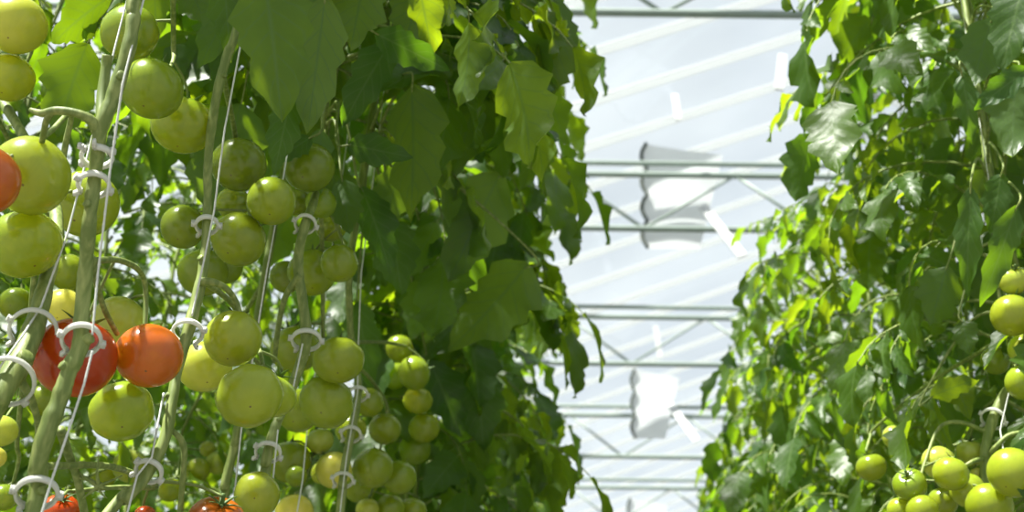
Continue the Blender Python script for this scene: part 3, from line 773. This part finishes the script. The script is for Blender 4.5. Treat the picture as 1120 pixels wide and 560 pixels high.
clip('3', 335, 372, 'pale clip ringing the dark stem over the green tomato behind', 1.4, 0.2)
clip('3', 294, 497, 'white clip on the lit stem under the ribbed green pair', 1.25, 0.5)
clip('4', 390, 432, 'small white clip on the slender stem above the lower ones', 1.25, 0.3)
clip('4', 384, 478, 'small white clip on the slender stem level with a green tomato', 1.25, 0.3)
clip('4', 376, 524, 'small white clip lowest on the slender stem', 1.2, 0.3)
clip('r', 1086, 459, 'white clip gripping the pale stem at the right side', 1.2, 0.2)

# ------------------------------------------------------------------ twine
WIRE_Z = 3.95
def twine(pts, label, r=0.00105, up=True, dn=False):
    w = [P(a, b, d) for a, b, d in pts]
    if up: w = [np.array((w[0][0]+.02, w[0][1]+.02, WIRE_Z))]+[w[0]*.5+np.array((w[0][0]+.02, w[0][1]+.02, WIRE_Z))*.5]+w
    if dn: w = w+[np.array((w[-1][0]-.05, w[-1][1]-.15, 0.4))]
    q = []
    for i in range(len(w)-1):
        for k in range(24): q.append(w[i]+(w[i+1]-w[i])*k/24)
    q.append(w[-1]); q = np.array(q)
    mb = MB(); n = len(q)
    mb.tube(q, r*(1+.12*np.sin(np.arange(n)*2.1)), 7)
    o = mb.build('support_twine', TWINE, None, q[-1]); tag(o, label, 'twine'); return o
twine([(134, 92, 1.165), (120, 190, 1.15), (107, 300, 1.14), (101, 366, 1.12)], 'white twine running taut along the right of the thickest stem')
twine([(101, 384, 1.115), (92, 420, 1.10), (74, 474, 1.085), (57, 524, 1.075)], 'white twine slanting from the red tomato to the lowest clip', up=False, dn=True)
twine([(74, 255, 1.24), (45, 335, 1.2), (24, 368, 1.16), (0, 401, 1.13)], 'white twine slanting across the leaning stem at the left edge', up=True, dn=True)
twine([(262, 55, 1.47), (246, 140, 1.44), (234, 232, 1.42), (222, 290, 1.395), (210, 345, 1.37)], 'white twine along the second stem down to its clip')
twine([(179, 430, 1.335), (166, 500, 1.29), (150, 520, 1.28)], 'short white twine reaching the clip where the second stem curves', up=False, dn=True)
twine([(303, 235, 1.60), (292, 295, 1.6), (284, 345, 1.6), (264, 470, 1.58), (256, 545, 1.56)], 'white twine hanging left of the dark stem through the green clusters', dn=True)
twine([(395, 300, 2.07), (392, 375, 2.06), (391, 430, 2.05), (379, 500, 2.01), (372, 560, 1.98)], 'white twine hanging in front of the slender stem', dn=True)
twine([(304, 470, 1.57), (298, 530, 1.55)], 'short white twine beside the clip under the ribbed green pair', up=False, dn=True)
twine([(336, 470, 2.0), (331, 525, 1.98)], 'white twine hanging below the lower broad green tomato', dn=True)
twine([(1112, 395, 1.95), (1101, 440, 1.93), (1094, 470, 1.91)], 'pale twine beside the clipped stem at the right', dn=True)
twine([(331, 376, 1.61), (322, 418, 1.58), (318, 440, 1.57)], 'pale twine crossing the green tomato behind the dark stem', up=False)
for (x, lab) in ((-0.46, 'steel wire carrying the twines above the left row'), (0.86, 'steel wire carrying the twines above the right row')):
    mb = MB(); mb.tube(np.array([(x, yy, WIRE_Z) for yy in np.linspace(-2, 26, 30)]), 0.002, 6)
    tag(mb.build('hanging_wire', STEEL, None, (x, 12, WIRE_Z)), lab, 'wire')

# ------------------------------------------------------------------ the greenhouse
def struct(o):
    o['kind'] = 'structure'; return o
mb = MB(); mb.smooth = False; mb.box((0, 12, -0.05), (12, 22, 0.05)); struct(mb.build('floor', GROUND, None, (0, 12, 0)))
GX, SPAN, GZ, SL = -0.65, 6.4, 7.05, math.tan(math.radians(22))
mb = MB(); mb.smooth = False; bars = MB(); bars.smooth = False
Y0, Y1 = -3.0, 30.0
for g in (-1, 0, 1):
    x0 = GX+g*SPAN; xm = x0+SPAN/2; x1 = x0+SPAN; zr = GZ+SPAN/2*SL
    for (a, b) in (((x0, GZ), (xm, zr)), ((x1, GZ), (xm, zr))):
        mb.add([(a[0], Y0, a[1]), (b[0], Y0, b[1]), (b[0], Y1, b[1]), (a[0], Y1, a[1])], [(0, 1, 2, 3)])
        yy = Y0
        while yy <= Y1:
            bars.bar((a[0], yy, a[1]-.012), (b[0], yy, b[1]-.012), .03, .10); yy += 0.62
    bars.bar((xm, Y0, zr), (xm, Y1, zr), .08, .08); bars.bar((x0, Y0, GZ-.05), (x0, Y1, GZ-.05), .16, .10)
roof = struct(mb.build('ceiling', GLASS)); bars.build('glazing_bar', BAR, roof)
wl = MB(); wl.smooth = False; wl.box((0, 30.05, 3.6), (12, .02, 3.6)); struct(wl.build('wall_back', GLASS, None, (0, 30.05, 0)))

TZ = 1.5+5.0
def truss(Y, label):
    o = empty('roof_truss', (0, Y, TZ)); tag(o, label, 'roof truss', None)
    m = MB(); m.tube(np.array(((-6, 0, 0), (0, 0, 0), (6, 0, 0))), .026, 10); m.build('lower_chord', STEEL, o)
    m = MB(); m.tube(np.array(((-6, 0, .50), (0, 0, .50), (6, 0, .50))), .026, 10); m.build('upper_chord', STEEL, o)
    m = MB(); m.tube(np.array(((-6, 0.02, .62), (0, 0.02, .62), (6, 0.02, .62))), .022, 10); m.build('purlin_rail', STEEL, o)
    for k in range(-4, 5):
        xa = -.17+k*1.36
        m = MB(); m.tube(np.array(((xa, 0, .50), (xa+.62, 0, 0))), .014, 8); m.build('diagonal', STEEL, o)
        m = MB(); m.tube(np.array(((xa+.62, 0, 0), (xa+1.36, 0, .50))), .012, 8); m.build('diagonal', STEEL, o)
    return o
ORD = ['nearest grey roof truss crossing the top of the aisle gap', 'second grey roof truss down, beside the highest white screen pack', 'third grey roof truss down the aisle gap', 'fourth grey roof truss, low in the aisle gap',
       'fifth grey roof truss, faint just above the bottom of the aisle gap', 'sixth grey roof truss deep down the aisle gap']
for k in range(6): truss(6.09+2.62*k, ORD[k])

# white screen packs hanging with scalloped edges
def pack(px, py, py2, d, label, w, nsc):
    a = P(px, py, d); b = P(px, py2, d); o = empty('screen_pack', a); tag(o, label, 'shade screen', 'white screen packs under the roof')
    h = (a[2]-b[2])/0.77
    b = np.array((a[0], a[1], a[2]-h*1.02))
    m = MB(); nz, nx = 40, 14; v = []; ed = []
    for i in range(nz+1):
        t = i/nz; sc_ = abs(math.sin(math.pi*t*nsc))
        for j in range(nx+1):
            s = j/nx
            x = a[0]-.045*sc_*(1-s)+s*w*(1-.35*t)
            yv = a[1]+.006*math.sin(s*5+t*2)+.006*abs(math.sin(math.pi*t*nsc))
            v.append((x, yv, a[2]-h*t-.10*s*(1-t)))
            if j == 0: ed.append(v[-1])
    f = [(i*(nx+1)+j, i*(nx+1)+j+1, (i+1)*(nx+1)+j+1, (i+1)*(nx+1)+j) for i in range(nz) for j in range(nx)]
    m.add(v, f); c = part(o, m, 'cloth', SCREEN)
    m = MB(); m.tube(np.array(ed)+np.array((-.008, -.02, 0)), .016, 7); part(o, m, 'edge_cord', CORD)
    return o
pack(708, 158, 272, 10.6, 'white screen pack with a dark scalloped edge under the second truss', .62, 4)
pack(695, 404, 474, 14.6, 'white screen pack with a dark scalloped edge below the third truss', .50, 3)
pack(690, 545, 600, 19.0, 'white screen pack peeking in at the bottom of the aisle gap', .55, 3)
def strap(a, b, w, label):
    m = MB(); m.smooth = False; p = P(*a); q = P(*b); m.bar(p, q, w, .02)
    o = m.build('hanging_strap', STRAP, None, p); tag(o, label, 'strap')
strap((768, 225, 9.9), (812, 280, 9.4), .07, 'white strap slanting down beside the upper screen pack')
strap((728, 436, 13.9), (762, 482, 13.2), .075, 'white strap slanting down beside the lower screen pack')
strap((738, 104, 10.4), (742, 131, 10.2), .05, 'short white hanger below the glass near the top of the gap')
strap((717, 357, 14.2), (722, 391, 14.0), .055, 'short white hanger in the middle of the aisle gap')
strap((856, 60, 8.6), (852, 98, 8.4), .06, 'short white hanger beside the top of the right row')

# ------------------------------------------------------------------ light
w = bpy.data.worlds.new('sky'); sc.world = w; w.use_nodes = True
nt = w.node_tree; bg = nt.nodes['Background']
bg.inputs[0].default_value = (0.82, 0.90, 0.98, 1); bg.inputs[1].default_value = 0.62
sd = bpy.data.lights.new('sun', 'SUN'); so = bpy.data.objects.new('sun', sd); C.objects.link(so)
sd.energy = 16.0; sd.angle = math.radians(1.5); sd.color = (1.0, 0.95, 0.84)
sv = Vector((-0.38, -0.30, 0.87)).normalized()      # towards the sun
so.rotation_euler = sv.to_track_quat('Z', 'Y').to_euler(); so.location = (-6, 0, 14)

sc.view_settings.view_transform = 'Standard'; sc.view_settings.look = 'None'
sc.view_settings.exposure = 0.25; sc.view_settings.gamma = 1.0; sc.view_settings.use_curve_mapping = False
sc.cycles.use_denoising = True
sc.cycles.transparent_max_bounces = 12; sc.cycles.max_bounces = 8
for o in sc.objects:
    if '_l' in o: del o['_l']
